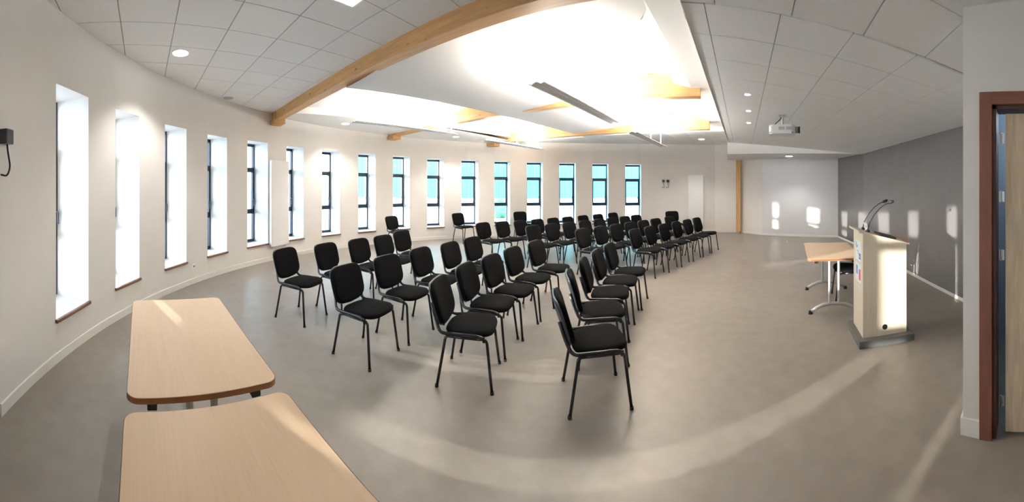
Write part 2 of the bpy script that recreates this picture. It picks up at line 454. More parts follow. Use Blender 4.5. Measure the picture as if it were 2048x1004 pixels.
def tiled(zf, planes, az_u, step_u, step_v, org, box_uv, m=M_tile, arc_clip=False, gap=.011, name='ceiling_tile'):
    """lay-in tiles cut to a convex region; one object per tile, plus the grid backing above"""
    u = az(az_u); v = az(az_u - 90); n_t = 0
    def cut(poly):
        for n, c in planes:
            poly = clip(poly, n, c)
            if len(poly) < 3: return poly
        return clip_arc(poly) if arc_clip else poly
    i0, i1, j0, j1 = box_uv
    shared = {}
    for i in range(i0, i1):
        for j in range(j0, j1):
            g = gap / 2
            c = [(i * step_u + g, j * step_v + g), ((i + 1) * step_u - g, j * step_v + g), ((i + 1) * step_u - g, (j + 1) * step_v - g), (i * step_u + g, (j + 1) * step_v - g)]
            P = [(org[0] + u.x * a + v.x * b, org[1] + u.y * a + v.y * b) for a, b in c]
            Q = cut(P)
            if len(Q) < 3 or area(Q) < .004: continue
            base = Vector((P[0][0], P[0][1], 0))
            full = area(Q) > area(P) * .9999
            if full and 'me' in shared:
                o = bpy.data.objects.new(name, shared['me']); COL.objects.link(o)
            else:
                z0 = zf(base); vv = []
                for q in Q: vv.append((q[0] - base.x, q[1] - base.y, zf(Vector((q[0], q[1], 0))) - z0))
                k = len(vv); vv += [(a, b, c_ + .015) for a, b, c_ in vv]
                me = bpy.data.meshes.new(name); me.from_pydata(vv, [], [tuple(range(k))[::-1], tuple(range(k, 2 * k))] + [(a, (a + 1) % k, (a + 1) % k + k, a + k) for a in range(k)])
                me.materials.append(m); o = bpy.data.objects.new(name, me); COL.objects.link(o)
                if full: shared['me'] = me
            o.location = (base.x, base.y, zf(base)); o.parent = CEIL; n_t += 1
    big = [(org[0] + u.x * a + v.x * b, org[1] + u.y * a + v.y * b) for a, b in ((i0 * step_u, j0 * step_v), (i1 * step_u, j0 * step_v), (i1 * step_u, j1 * step_v), (i0 * step_u, j1 * step_v))]
    Q = cut(big)
    mesh('ceiling_grid', [(q[0], q[1], zf(Vector((q[0], q[1], 0))) + .007) for q in Q], [tuple(range(len(Q)))], M_grid, CEIL)
    return n_t
zc = lambda p: ceil_z(p.x, p.y)
nA = az(30.5); tEdge = .45
# left flat ceiling, near side of the first beam
n1 = tiled(zc, [((nA.x, nA.y), 2.36), ((-T.x, -T.y), -tEdge)], 26.0, .56, .56, (0.13, .30), (-6, 6, -3, 13), arc_clip=True)
# stage-side sloped ceiling (beyond the cross joint) and the flat part nearer the camera
gn = Vector((g2.y - g3.y, -(g2.x - g3.x), 0)).normalized()   # outward normal of the grey wall
gc = gn.x * g3.x + gn.y * g3.y + .02
soff0 = Vector((6.37, 8.33, 0)); soff1 = Vector((7.85, 4.3, 0)); sn = Vector((soff0.y - soff1.y, soff1.x - soff0.x, 0)).normalized()
sc_ = sn.x * soff0.x + sn.y * soff0.y
n2 = tiled(slope_z, [((T.x, T.y), tEdge), ((-L.x, -L.y), -LJ), ((sn.x, sn.y), sc_), ((gn.x, gn.y), gc)], 40.0, .56, .56, (T.x * .28 + L.x * (LJ - .06), T.y * .28 + L.y * (LJ - .06)), (0, 16, -8, 1), gap=.008)
n3 = tiled(near_z, [((T.x, T.y), tEdge), ((L.x, L.y), LJ), ((gn.x, gn.y), gc)], 40.0, .56, .56, (T.x * .20 + L.x * LJ, T.y * .20 + L.y * LJ), (-10, 0, -8, 2), gap=.009)
# riser between them
a0 = T * tEdge + L * LJ; a1 = T * -3.6 + L * LJ
mesh('ceiling_step', [up(a0, slope_z(a0)), up(a1, slope_z(a1)), up(a1, near_z(a1) + .02), up(a0, near_z(a0) + .02)], [(0, 1, 2, 3)], M_grid, CEIL)
# vertical strip closing left flat ceiling to the near ceiling along t = .45
b0 = T * tEdge + L * -3.5; b1 = T * tEdge + L * 2.6
mesh('ceiling_upstand', [up(b0, near_z(b0)), up(b1, near_z(b1)), up(b1, 3.6), up(b0, 3.6)], [(0, 1, 2, 3)], M_plaster, CEIL)

# --- roof light between the beams (two long vaulted teeth)
def LT(l, t, z): p = L * l + T * t; return Vector((p.x, p.y, z))
def loft(name, rails, m, parent, smooth=True):
    vv, ff = [], []
    n = len(rails[0])
    for r in rails: vv += r
    for i in range(len(rails) - 1):
        for j in range(n - 1):
            ff.append((i * n + j, i * n + j + 1, (i + 1) * n + j + 1, (i + 1) * n + j))
    return mesh(name, vv, ff, m, parent, smooth)
LIGHT = bpy.data.objects.new('trim_1', None); COL.objects.link(LIGHT); struct(LIGHT)
CUSP = 4.35; CZ = 3.085
LS = [1.4 + k * .5 for k in range(15)]                      # stations along L: 1.4 .. 8.4
def z_end(l): return 8.55
def rail(t, z, l0=None, l1=8.6):
    if l0 is None: l0 = 2.43 - .167 * t
    return [LT(l0 + (l1 - l0) * k / 14, t, z) for k in range(15)]
strip_t = 6.55
# tooth 1: from the kerb at the window side up to the cusp
t1 = [(strip_t, 3.30), (6.2, 3.31), (5.7, 3.34), (5.2, 3.40), (4.8, 3.50), (4.5, 3.64), (CUSP + .02, 3.80)]
loft('curved_ceiling_panel', [rail(t, z) for t, z in t1], M_perf, LIGHT)
# kerb
loft('ceiling_kerb', [rail(strip_t, 3.16), rail(strip_t, 3.32)], M_white, LIGHT, False)
loft('ceiling_riser', [rail(CUSP + .02, CZ), rail(CUSP + .02, 3.82)], M_plaster, LIGHT, False)
# tooth 2
t2 = [(CUSP, CZ), (3.9, 3.10), (3.4, 3.14), (2.9, 3.20), (2.4, 3.29), (1.9, 3.40), (1.5, 3.50), (1.06, 3.60)]
loft('curved_ceiling_panel', [rail(t, z) for t, z in t2], M_perf, LIGHT)
loft('ceiling_lip_inner', [rail(1.06, 3.62), rail(1.06, 3.30)], M_plaster, LIGHT, False)
loft('sloped_ceiling_panel', [rail(1.06, 3.30), rail(.80, 3.23)], M_plaster, LIGHT, False)
loft('ceiling_ledge', [rail(.80, 3.23), rail(.45, 3.215)], M_plaster, LIGHT, False)
loft('ceiling_lip', [rail(.45, 3.23, 1.2, 10.6), rail(.45, 3.035, 1.2, 10.6)], M_plaster, LIGHT, False)
# near soffit triangle behind the first beam
s = [at_h(1057, 18, 1.55), at_h(1277, 46, 1.55), at_h(1303, -2, 1.53), LT(2.30, .8, 3.22), LT(2.0, 2.6, 3.25)]
mesh('ceiling_soffit', s + [up(s[0], 3.7), up(s[1], 3.7)], [(0, 1, 2, 3, 4), (0, 1, 6, 5)], M_plaster, LIGHT)

# strips of flat ceiling: window side and far end
farz = lambda p: 3.19 - .012 * max(0, tl(p)[1] - 2)
def poly_ceiling(name, planes, zf, bx=(-7, 10, -2, 13), arc_clip=True):
    q = [(bx[0], bx[2]), (bx[1], bx[2]), (bx[1], bx[3]), (bx[0], bx[3])]
    for n, c in planes: q = clip(q, n, c)
    if arc_clip: q = clip_arc(q)
    return mesh(name, [(a, b, zf(Vector((a, b, 0)))) for a, b in q], [tuple(range(len(q)))], M_tile, CEIL)
z_strip = lambda p: 3.17 + .0 * p.x
poly_ceiling('ceiling_strip', [((-nA.x, -nA.y), -2.36), ((-T.x, -T.y), -strip_t), ((L.x, L.y), 8.6)], lambda p: ceil_z(p.x, p.y) - .05)
n4 = tiled(lambda p: 3.14 - .0 * p.x, [((-L.x, -L.y), -8.58), ((-T.x, -T.y), -tEdge)], 40.0, .56, .56, (L.x * 8.58 + T.x * .45, L.y * 8.58 + T.y * .45), (0, 9, 0, 16), arc_clip=True, gap=.007)
mesh('ceiling_end_wall', [LT(8.58, strip_t + .05, 3.10), LT(8.58, .45, 3.10), LT(8.58, .45, 3.95), LT(8.58, strip_t + .05, 3.95)], [(0, 1, 2, 3)], M_plaster, LIGHT)
# soffit face and alcove ceiling
zs0, zs1 = slope_z(soff0), slope_z(soff1)
mesh('ceiling_bulkhead', [up(soff0, 2.68), up(soff1, 2.54), up(soff1, zs1 + .2), up(soff0, zs0 + .3)], [(0, 1, 2, 3)], M_white, CEIL)
mesh('ceiling_bulkhead_side', [up(soff0, 2.68), up(soff0, zs0 + .3), up(soff0 + Vector((.96, 1.25, 0)), 3.4), up(soff0 + Vector((.96, 1.25, 0)), 2.60)], [(0, 1, 2, 3)], M_white, CEIL)
mesh('ceiling_alcove', [up(soff0, 2.68), up(soff1 + Vector((.1, -.1, 0)), 2.54), (10.2, 4.6, 2.56), (10, 10.5, 2.60), up(soff0 + Vector((.96, 1.25, 0)), 2.60)], [(0, 1, 2, 3, 4)], M_plaster, CEIL)
# roof slab over everything keeps the daylight out
struct(mesh('ceiling_roof', [(-9, -4, 4.0), (12, -4, 4.0), (12, 14, 4.0), (-9, 14, 4.0)], [(0, 1, 2, 3)], M_plaster))

# --- timber beams
for k, (a_, D, h, word) in enumerate(BEAMS):
    d = az(a_); n = az(a_ + 90)
    # start on the window wall, run to the stage side
    best = None
    for px in range(200, 1290, 2):
        p = wall_at(px); e = n.dot(p) - (D + .085)
        if best is None or abs(e) < best[0]: best = (abs(e), d.dot(p))
    s0 = best[1] + .05; s1 = (-1.6, .52, .52)[k] * 1.0
    if k: s1 = .3 + (.0 if k == 1 else .35)
    Ln = s0 - s1
    t = thing('glulam_beam', ['exposed spruce roof beam nearest the camera, crossing the top of the picture', 'middle of the three spruce roof beams, passing over the centre of the chairs', 'farthest of the three spruce roof beams, near the back window wall'][k], 'beam', (0, 0, 0), 0, 'exposed roof beams')
    t.matrix_world = Matrix.Translation(d * s0 + n * (D + .085) + Vector((0, 0, EYE + h))) @ Matrix((-d, n, Vector((0, 0, 1)))).transposed().to_4x4() 
    bm = nbox((Ln / 2, 0, .19), (Ln, .17, .38), bevel=.006)
    obj('beam_body', bm, M_beam, t)
    bm = nbox((.22, 0, -.035), (.34, .26, .10), bevel=.006); obj('bearing_block', bm, M_beam, t)
    bm = nbox((.36, 0, .10), (.012, .178, .20)); obj('steel_plate', bm, M_edge, t)
    if k:   # white casing where the acoustic panel passes under the beam
        pass

# wooden post in front of the alcove
t = thing('timber_post', 'tall yellow timber post standing at the alcove corner', 'post', (7.38, 9.02, 0), yaw(40))
obj('post_shaft', nbox((0, 0, 1.31), (.16, .16, 2.50), bevel=.008), woody('spruce_post', (.55, .31, .12), (.66, .41, .18), (.60, .36, .145), grain=(14, 14, 1.2)), t)
obj('post_shoe', nbox((0, 0, .04), (.10, .10, .08)), M_silver, t)

# ------------------------------------------------------------------ lamps
def trough(px0, py0, px1, py1, h, label, rods, power=UPLIGHT_W):
    a = at_h(px0, py0, h); b = at_h(px1, py1, h)
    c = (a + b) / 2; d = (b - a); Ln = d.length; d.normalize()
    t = thing('linear_uplight', label, 'lamp', tuple(c), -math.atan2(d.x, d.y), 'suspended linear uplights')
    pr = [(-.105, .012), (-.06, .0), (-.02, .022), (0, .026), (.02, .022), (.06, 0), (.105, .012)]
    bm = bmesh.new(); rows = []
    for y in (-Ln / 2, Ln / 2):
        rows.append(([bm.verts.new((x, y, z)) for x, z in pr], [bm.verts.new((x * .97, y, z + .008)) for x, z in pr]))
    for q in (0, 1):
        for i in range(len(pr) - 1): bm.faces.new((rows[0][q][i], rows[0][q][i + 1], rows[1][q][i + 1], rows[1][q][i]))
    for i in range(len(pr) - 1):
        for e in (0, 1): bm.faces.new((rows[e][0][i], rows[e][0][i + 1], rows[e][1][i + 1], rows[e][1][i]))
    for e in (0, -1): bm.faces.new((rows[0][0][e], rows[1][0][e], rows[1][1][e], rows[0][1][e]))
    obj('reflector', bm, M_trough, t)
    obj('light_strip', nbox((0, 0, .045), (.05, Ln * .94, .02)), M_lamp, t)
    for f in rods:
        bm = bmesh.new(); tube(bm, [(0, (f - .5) * Ln, .03), (0, (f - .5) * Ln, .46)], .008, 8)
        obj('suspension_rod', bm, M_white, t)
    li = bpy.data.lights.new('uplight', 'AREA'); li.shape = 'RECTANGLE'; li.size = .16; li.size_y = Ln * .94; li.energy = power; li.color = (1, .95, .87)
    lo = bpy.data.objects.new('uplight', li); COL.objects.link(lo); lo.parent = t; lo.location = (0, 0, .062); lo.rotation_euler = (pi, 0, 0)
trough(706, 244.5, 911, 270.5, 1.22, 'long thin hanging uplight nearest the window wall, left of centre', (.08, .52, .95))
trough(1072, 169, 1229, 247.5, 1.10, 'large grey hanging uplight seen from below near picture centre', (.55,), 85)
trough(970, 282, 1084, 300, 1.08, 'short white hanging uplight low in front of the middle windows', (.5, .92))
trough(1264, 266, 1327, 295, .97, 'white hanging uplight at the far right end of the roof light', (.52, .88), 85)

def downlight(px, py, label, r=.085, zf=None, h=None, power=DOWN_W, group='round ceiling downlights', spot=True, blend=.6, ang=110):
    # place on its ceiling: iterate the height
    p = at_h(px, py, h or 1.4)
    if zf:
        for _ in range(8): p = at_h(px, py, zf(p) - EYE)
    t = thing('downlight', label, 'lamp', (p.x, p.y, p.z), 0, group)
    bm = bmesh.new(); cyl(bm, (0, 0, -.004), r * 1.12, .012, 28); obj('trim_ring', bm, M_white, t)
    bm = bmesh.new(); cyl(bm, (0, 0, -.008), r, .010, 28); obj('diffuser', bm, M_lamp, t)
    if spot:
        li = bpy.data.lights.new('downlight_lamp', 'SPOT'); li.energy = power; li.color = (1, .97, .91); li.spot_size = radians(ang); li.spot_blend = blend; li.shadow_soft_size = .04
        lo = bpy.data.objects.new('downlight_lamp', li); COL.objects.link(lo); lo.parent = t; lo.location = (0, 0, -.03)
    return p
Z1 = lambda p: ceil_z(p.x, p.y)
downlight(361, 105, 'round ceiling downlight above the leftmost windows', .095, Z1, power=45)
downlight(691, 247, 'small round downlight in the ceiling strip beside the first hanging uplight', .09, lambda p: ceil_z(p.x, p.y) - .05, power=45)
downlight(912, 273, 'round downlight in the ceiling strip above the middle windows', .09, lambda p: ceil_z(p.x, p.y) - .05, power=45)
downlight(1200, 287.5, 'round downlight in the far ceiling above the rightmost windows', .09, lambda p: 3.14, power=45)
downlight(1403, 278, 'round downlight in the far ceiling left of the bulkhead', .09, lambda p: 3.14, power=35)
downlight(1578, 312, 'round downlight in the low alcove ceiling', .10, lambda p: 2.57, power=30)
for (x, y, wd) in ((1495, 188, 'nearest of the three small spots in the sloped ceiling'), (1497, 221, 'middle of the three small spots in the sloped ceiling'), (1497.5, 245, 'farthest of the three small spots in the sloped ceiling')):
    downlight(x, y, wd, .038, slope_z, power=6, group='small spots in the sloped ceiling')
# round loudspeaker grille
p = at_h(456, 195, 1.5)
for _ in range(8): p = at_h(456, 195, ceil_z(p.x, p.y) - EYE)
t = thing('ceiling_speaker', 'round pale grey loudspeaker grille in the left ceiling', 'speaker', tuple(p))
bm = bmesh.new(); cyl(bm, (0, 0, -.004), .115, .012, 32); obj('grille_rim', bm, M_white, t)
bm = bmesh.new(); cyl(bm, (0, 0, -.008), .10, .012, 32); obj('grille', bm, mat('grille_grey', (.45, .45, .46), .6), t)
# recessed panel lamp at the top edge
p = at_h(664, -16, 1.5)
for _ in range(8): p = at_h(664, -16, ceil_z(p.x, p.y) - EYE)
t = thing('panel_lamp', 'recessed rectangular ceiling lamp cut off by the top edge', 'lamp', tuple(p), yaw(26))
obj('lamp_frame', nbox((0, 0, -.004), (.17, .56, .012)), M_white, t)
obj('lamp_louvre', nbox((0, 0, -.009), (.13, .52, .008)), M_lamp, t)

# ------------------------------------------------------------------ wall fittings
def on_wall(px, z, offs=0.0):
    a = wall_at(px - 4); b = wall_at(px + 4); p = wall_at(px); d = (b - a).normalized(); n = Vector((d.y, -d.x, 0))
    return p + n * offs + Vector((0, 0, z)), d, n
def radiator(p0, p1, z0, z1, label):
    d = (p1 - p0); Wd = d.length; d.normalize(); n = Vector((d.y, -d.x, 0))
    t = thing('panel_radiator', label, 'radiator', (0, 0, 0), 0, 'tall white wall radiators')
    t.matrix_world = Matrix.Translation(up(p0, z0)) @ Matrix((d, -n, Vector((0, 0, 1)))).transposed().to_4x4()
    H = z1 - z0
    obj('front_panel', nbox((Wd / 2, -.085, H / 2), (Wd, .03, H), bevel=.006), M_white, t)
    obj('side_grille', nbox((Wd / 2, -.045, H / 2), (Wd - .02, .06, H - .03)), M_plaster, t)
    for x in (.08, Wd - .08):
        bm = bmesh.new(); tube(bm, [(x, -.05, -.05), (x, -.05, .04)], .011, 8); obj('valve_pipe', bm, M_metal, t)
# left radiator between windows five and six
a = wall_at(537); b = wall_at(572)
radiator(a, b, .33, 2.25, 'tall white radiator between the left windows')
ra = far_end + (Vector((5.95, 10.17, 0)) - far_end) * 1.0
q0 = at_h(1375, HY + 1, -.001); 
def hit_far(px):
    u = az(math.degrees((px - CX) / F)); best = None
    for a, b in zip(pl, pl[1:]):
        # intersection of ray and segment
        dx = b - a; den = u.x * (-dx.y) + dx.x * u.y
        r = (a.x * (-dx.y) + dx.x * a.y) / den; s = (u.x * a.y - u.y * a.x) / den
        if -1e-6 <= s <= 1.000001 and r > 0: best = u * r
    return best
radiator(hit_far(1375.5), hit_far(1406), .30, 2.05, 'tall white radiator on the far wall right of the last window')
# twin small black wall brackets and the one at the left edge
def wall_device(p, d, n, label, twin=False, sc=1.0):
    t = thing('wall_cable_box', label, 'socket', (0, 0, 0))
    t.matrix_world = Matrix.Translation(p) @ Matrix((d, -n, Vector((0, 0, 1)))).transposed().to_4x4()
    for x in ((-.075, .075) if twin else (0,)):
        obj('box_body', nbox((x, -.035, 0), (.10 * sc, .07, .11 * sc), bevel=.008), M_plast, t)
        bm = bmesh.new()
        tube(bm, arc_fillet([(x, -.04, -.04), (x, -.045, -.10), (x + .03 * sc, -.05, -.22 * sc), (x + .02, -.03, -.29 * sc), (x - .05, -.02, -.28 * sc)], .04), .007, 8)
        obj('hanging_cable', bm, M_rubber, t, True)
pw, d, n = on_wall(5, 2.055); wall_device(pw, d, n, 'small black wall box with hanging cable at the left edge')
hp = hit_far(1331); dd = (pl[2] - pl[1]).normalized(); wall_device(up(hp, 1.84), dd, Vector((dd.y, -dd.x, 0)), 'twin small black wall boxes on the far wall right of the last window', True, .8)
def outlet(p, d, n, label):
    t = thing('wall_outlet', label, 'socket')
    t.matrix_world = Matrix.Translation(p) @ Matrix((d, -n, Vector((0, 0, 1)))).transposed().to_4x4()
    obj('cover_plate', nbox((0, -.005, 0), (.08, .012, .08), bevel=.003), M_white, t)
    bm = bmesh.new(); cyl(bm, (0, -.012, 0), .02, .006, 16, 'Y'); obj('socket_well', bm, M_projgrey, t)
pw, d, n = on_wall(387, .30); outlet(pw, d, n, 'white wall outlet low between the third and fourth windows')

# ------------------------------------------------------------------ door at the right
dr = bpy.data.objects.new('door_1', None); COL.objects.link(dr); dr.location = (WX, 0, 0); struct(dr)
bm = bmesh.new()
fw = .085
box(bm, (-.012, DY0 + fw / 2, (DZ + fw) / 2), (.03, fw, DZ + fw), bevel=.003)
box(bm, (-.012, DY1 - fw / 2, (DZ + fw) / 2), (.03, fw, DZ + fw), bevel=.003)
obj('door_frame', bm, M_reddoor, dr)
obj('door_head', nbox((-.012, (DY0 + DY1) / 2, DZ + fw / 2), (.03, DY0 - DY1 + 2 * fw - .17, fw), bevel=.003), M_reddoor, dr)
bm = bmesh.new()
box(bm, (.085, DY0 - .013, DZ / 2), (.17, .026, DZ)); box(bm, (.085, DY1 + .013, DZ / 2), (.17, .026, DZ)); box(bm, (.085, (DY0 + DY1) / 2, DZ - .013), (.17, DY0 - DY1, .026))
obj('door_jamb', bm, mat('dark_red_jamb', (.085, .035, .025), .5), dr)
piv = Vector((.075, DY0 - .055, 0))
lw = DY0 - DY1 - .09
bm = nbox((0, 0, 0), (1, 1, 1)); bmesh.ops.transform(bm, matrix=Matrix.Diagonal((DZ - .06, .042, lw, 1)), verts=bm.verts)
leaf = obj('door_leaf', bm, M_oak, dr)
# grain runs up the door: local x is vertical
leaf.matrix_local = Matrix.Translation(Vector((piv.x + .0, piv.y - lw / 2 - .03, (DZ - .06) / 2 + .012))) @ Matrix(((0, 1, 0), (0, 0, 1), (1, 0, 0))).to_4x4()
for z in (.22, 1.22, 1.62, 2.02):
    bm = bmesh.new(); cyl(bm, (piv.x - .022, piv.y + .0, z), .007, .08, 12); box(bm, (piv.x - .012, piv.y + .006, z), (.003, .016, .07)); box(bm, (piv.x - .018, piv.y - .014, z), (.003, .016, .07))
    obj('hinge', bm, M_metal, dr, True, 40)
cl = bpy.data.lights.new('corridor_lamp', 'POINT'); cl.energy = 5; cl.color = (.72, .86, 1); cl.shadow_soft_size = .15
clo = bpy.data.objects.new('corridor_lamp', cl); COL.objects.link(clo); clo.location = (3.0, -.3, 2.3)

# ------------------------------------------------------------------ tables
def folding_table(loc, azm, label, Lx=1.26, Wy=.72):
    """long axis along local Y"""
    t = thing('folding_table', label, 'table', (loc[0], loc[1], 0), yaw(azm), 'beech folding tables')
    o = rrect(Wy, Lx, .055, 6)
    bm = prism(o, .716, .742); top = obj('tabletop', bm, M_beech, t)
    # grain direction: along local Y is fine (scale swap by own material)
    bm = bmesh.new(); o2 = rrect(Wy + .006, Lx + .006, .058, 6)
    n = len(o2); lo = [bm.verts.new((x, y, .7145)) for x, y in o2]; hi = [bm.verts.new((x, y, .7405)) for x, y in o2]
    for i in range(n): bm.faces.new((lo[i], lo[(i + 1) % n], hi[(i + 1) % n], hi[i]))
    obj('edge_band', bm, M_edge, t)
    for sgn in (-1, 1):
        y = sgn * (Lx / 2 - .10)
        bm = bmesh.new()
        tube(bm, [(-.30, y, .035), (-.24, y, .075), (-.15, y, .112), (-.05, y, .128), (.05, y, .128), (.15, y, .112), (.24, y, .075), (.30, y, .035)], .019, 10, 1.2)
        ft = obj('leg_foot', bm, M_silver, t, True)
        for x in (-.062, .062):
            bm = bmesh.new(); tube(bm, [(x, y, .12), (x, y, .70)], .019, 12); obj('leg_post', bm, M_silver, t, True, 40)
        for x in (-.315, .315):
            bm = bmesh.new(); cyl(bm, (x, y, .02), .032, .04, 16, r2=.022); obj('foot_cap', bm, M_rubber, ft, True, 40)
        for x in (-.245, .245): obj('corner_clip', nbox((x, sgn * (Lx / 2 - .03), .70), (.045, .07, .028), bevel=.004), M_rubber, t)
        obj('leg_bracket', nbox((0, y, .705), (.40, .05, .022)), M_silver, t)
    for x in (-.25, .25): obj('side_rail', nbox((x, 0, .70), (.03, Lx - .3, .03)), M_silver, t)
    return t
M_beechY = woody('beech_top_long', (.735, .545, .375), (.78, .59, .415), (.76, .57, .395), grain=(30, 1.0, 30), rough=.36, nscale=3)
M_beech = M_beechY
u = az(115.5); v = az(25.5)
cD = Vector((-1.365, .585, 0)); cC = cD + v * .715
c1 = (cD + cC) / 2 - u * .63; folding_table(c1, 115.5, 'beech folding table farther from the camera at bottom left')
c2 = Vector((-1.285, .545, 0)) + v * .36 + u * .63; folding_table(c2, 115.0, 'beech folding table nearest the camera, cut by the bottom edge')
P = Vector((3.32, 2.66, 0)); u = az(48.5); v = az(138.5)
c3 = P + u * .60 + v * .36; folding_table(c3, 48.5, 'beech folding table behind the pale wooden lectern', 1.20)

# ------------------------------------------------------------------ chairs
def pad(bm, w_front, w_back, dpt, th, zc_, crown=.012, tf=None, nx=12, ny=10, ex=.42):
    """soft upholstered pad: superellipse plan, rounded edge, slight crown"""
    def pt(a, k):
        e = ex; c, s_ = cos(a), sin(a)
        x = math.copysign(abs(c) ** e, c); y = math.copysign(abs(s_) ** e, s_)
        y2 = y * dpt / 2; wv = w_back + (w_front - w_back) * (y + 1) / 2
        return x * wv / 2 * k, y2 * k
    N = 28; prof = [(.0, .5 + .0), (.55, .5), (.86, .46), (.965, .30), (1.0, .0), (.97, -.32), (.88, -.48), (0, -.5)]
    rings = []
    for (k, zz) in prof:
        if k == 0:
            rings.append([bm.verts.new((0, 0, zc_ + zz * th + (crown if zz > 0 else 0)))])
        else:
            row = []
            for i in range(N):
                x, y = pt(2 * pi * i / N, k)
                row.append(bm.verts.new((x, y, zc_ + zz * th + (crown * (1 - k * k) if zz > 0 else 0))))
            rings.append(row)
    for r0, r1 in zip(rings, rings[1:]):
        for i in range(N):
            j = (i + 1) % N
            if len(r0) == 1: bm.faces.new((r0[0], r1[j], r1[i]))
            elif len(r1) == 1: bm.faces.new((r0[i], r0[j], r1[0]))
            else: bm.faces.new((r0[i], r0[j], r1[j], r1[i]))
    if tf is not None: bmesh.ops.transform(bm, matrix=tf, verts=bm.verts)
    return bm

def shield(bm):
    for v_ in bm.verts: v_.co.y -= .026 * max(0, -v_.co.y / .18) * (1 - (v_.co.x / .21) ** 2)
def bend_y(bm, k):       # wrap about vertical axis in local z (after building flat pad in xy)
    for v_ in bm.verts: v_.co.z += k * v_.co.x ** 2
def make_chair(label):
    t = thing('conference_chair', label, 'chair')
    bm = bmesh.new(); pad(bm, .485, .405, .44, .055, .458, .010, ex=.62)
    for v_ in bm.verts:                      # waterfall front, slight rear tilt
        y = v_.co.y; v_.co.z += .012 * (y / .2) - (.018 * max(0, (y - .12) / .1) ** 2)
    bmesh.ops.translate(bm, vec=(0, .02, 0), verts=bm.verts)
    obj('seat', bm, M_fabric, t, True)
    tilt = radians(17)
    # back pad: built flat, bent, stood up; front of pad faces +Y
    TF = Matrix.Translation((0, -.262, .665)) @ Matrix.Rotation(tilt, 4, 'X') @ Matrix.Rotation(pi / 2, 4, 'X') @ Matrix.Rotation(pi, 4, 'Z')
    TF = Matrix.Translation((0, -.275, .668)) @ Matrix.Rotation(tilt, 4, 'X') @ Matrix(((1, 0, 0, 0), (0, 0, 1, 0), (0, 1, 0, 0), (0, 0, 0, 1)))
    bm = bmesh.new(); pad(bm, .455, .44, .36, .042, .012, .008, ex=.45); shield(bm); bend_y(bm, .55); bmesh.ops.transform(bm, matrix=TF, verts=bm.verts)
    bk = obj('backrest', bm, M_fabric, t, True)
    bm = bmesh.new(); pad(bm, .465, .45, .37, .026, -.016, .0, ex=.45); shield(bm); bend_y(bm, .55); bmesh.ops.transform(bm, matrix=TF, verts=bm.verts)
    obj('back_shell', bm, M_plast, bk, True)
    zr = .425
    for s_ in (-1, 1):
        xs = s_ * .205; xf = s_ * .235
        bm = bmesh.new(); tube(bm, arc_fillet([(xs, .10, zr), (xs, .185, zr), (xf, .235, .0)], .05), .0125, 8, 1.0); lf = obj('leg', bm, M_tube, t, True)
        bm = bmesh.new(); tube(bm, arc_fillet([(xs, -.10, zr), (xs, -.165, zr), (xf, -.235, .0)], .05), .0125, 8, 1.0); lb = obj('leg', bm, M_tube, t, True)
        bm = bmesh.new(); cyl(bm, (xf, .235, .011), .016, .022, 10); obj('foot_cap', bm, M_rubber, lf)
        bm = bmesh.new(); cyl(bm, (xf, -.235, .011), .016, .022, 10); obj('foot_cap', bm, M_rubber, lb)
        xb = s_ * .165
        bm = bmesh.new(); tube(bm, [(xs, -.105, zr), (xs, .105, zr)], .0125, 8); obj('side_rail', bm, M_tube, t, True)
        xo = s_ * .229
        bm = bmesh.new(); tube(bm, arc_fillet([(xo, .17, .440), (xo, .12, .458), (xo, -.06, .458), (xo * .93, -.215, .448), (xo * .78, -.258, .54), (xo * .75, -.304, .68)], .05), .0125, 8, 1.25); obj('back_support', bm, M_tube, t, True)
        bm = bmesh.new(); tube(bm, [(xo - s_ * .005, .165, .437), (xo - s_ * .005, .165, .412)], .014, 8); obj('rail_cap', bm, M_rubber, t, True)
    bm = bmesh.new(); tube(bm, [(-.205, .09, zr), (.205, .09, zr)], .010, 8); obj('cross_bar', bm, M_tube, t, True)
    bm = bmesh.new(); tube(bm, [(-.205, -.09, zr), (.205, -.09, zr)], .010, 8); obj('cross_bar', bm, M_tube, t, True)
    return t
def dup(root, loc, rotz, label, group):
    r = root.copy(); COL.objects.link(r); r.location = loc; r.rotation_euler = (0, 0, rotz); r['label'] = label; r['group'] = group
    for ch in list(root.children):
        c = ch.copy(); COL.objects.link(c); c.parent = r
        for g in list(ch.children):
            d_ = g.copy(); COL.objects.link(d_); d_.parent = c
    return r
proto = None
CH = []
def chair(x, y, azm, label, group, sc=1.0):
    global proto
    if proto is None:
        proto = make_chair(label); o = proto; o.location = (x, y, 0); o.rotation_euler = (0, 0, yaw(azm)); o['group'] = group
    else: o = dup(proto, (x, y, 0), yaw(azm), label, group)
    CH.append(o); return o
def back_top(px, py, azm):
    """floor centre of a chair whose backrest top is sighted at px, py"""
    r = (EYE - .845) * F / (py - HY); a = (px - CX) / F
    p = Vector((r * sin(a), r * cos(a), 0)); return p + az(azm) * .315
Q = []
ORD = ['first', 'second', 'third', 'fourth', 'fifth', 'sixth', 'seventh', 'eighth', 'ninth']
near = [
 ('nearest the left window wall', [(571, 497, 92), (648, 486, 101), (714, 477, 106), (763, 470, 108), (800, 461, 110)]),
 ('second from the left window wall', [(694, 528, 104), (770, 510, 110), (837, 495, 110), (896, 484, 113), (941, 474, 117)]),
 ('third from the left window wall', [(884, 552, 95), (929, 526, 106), (976, 510, 115), (1021, 494, 118), (1068, 481, 123)]),
 ('nearest the lectern in the near block', [(1116, 583, 93), (1137, 543, 98), (1163, 517, 110), (1190, 500, 118), (1215, 487, 123)]),
]
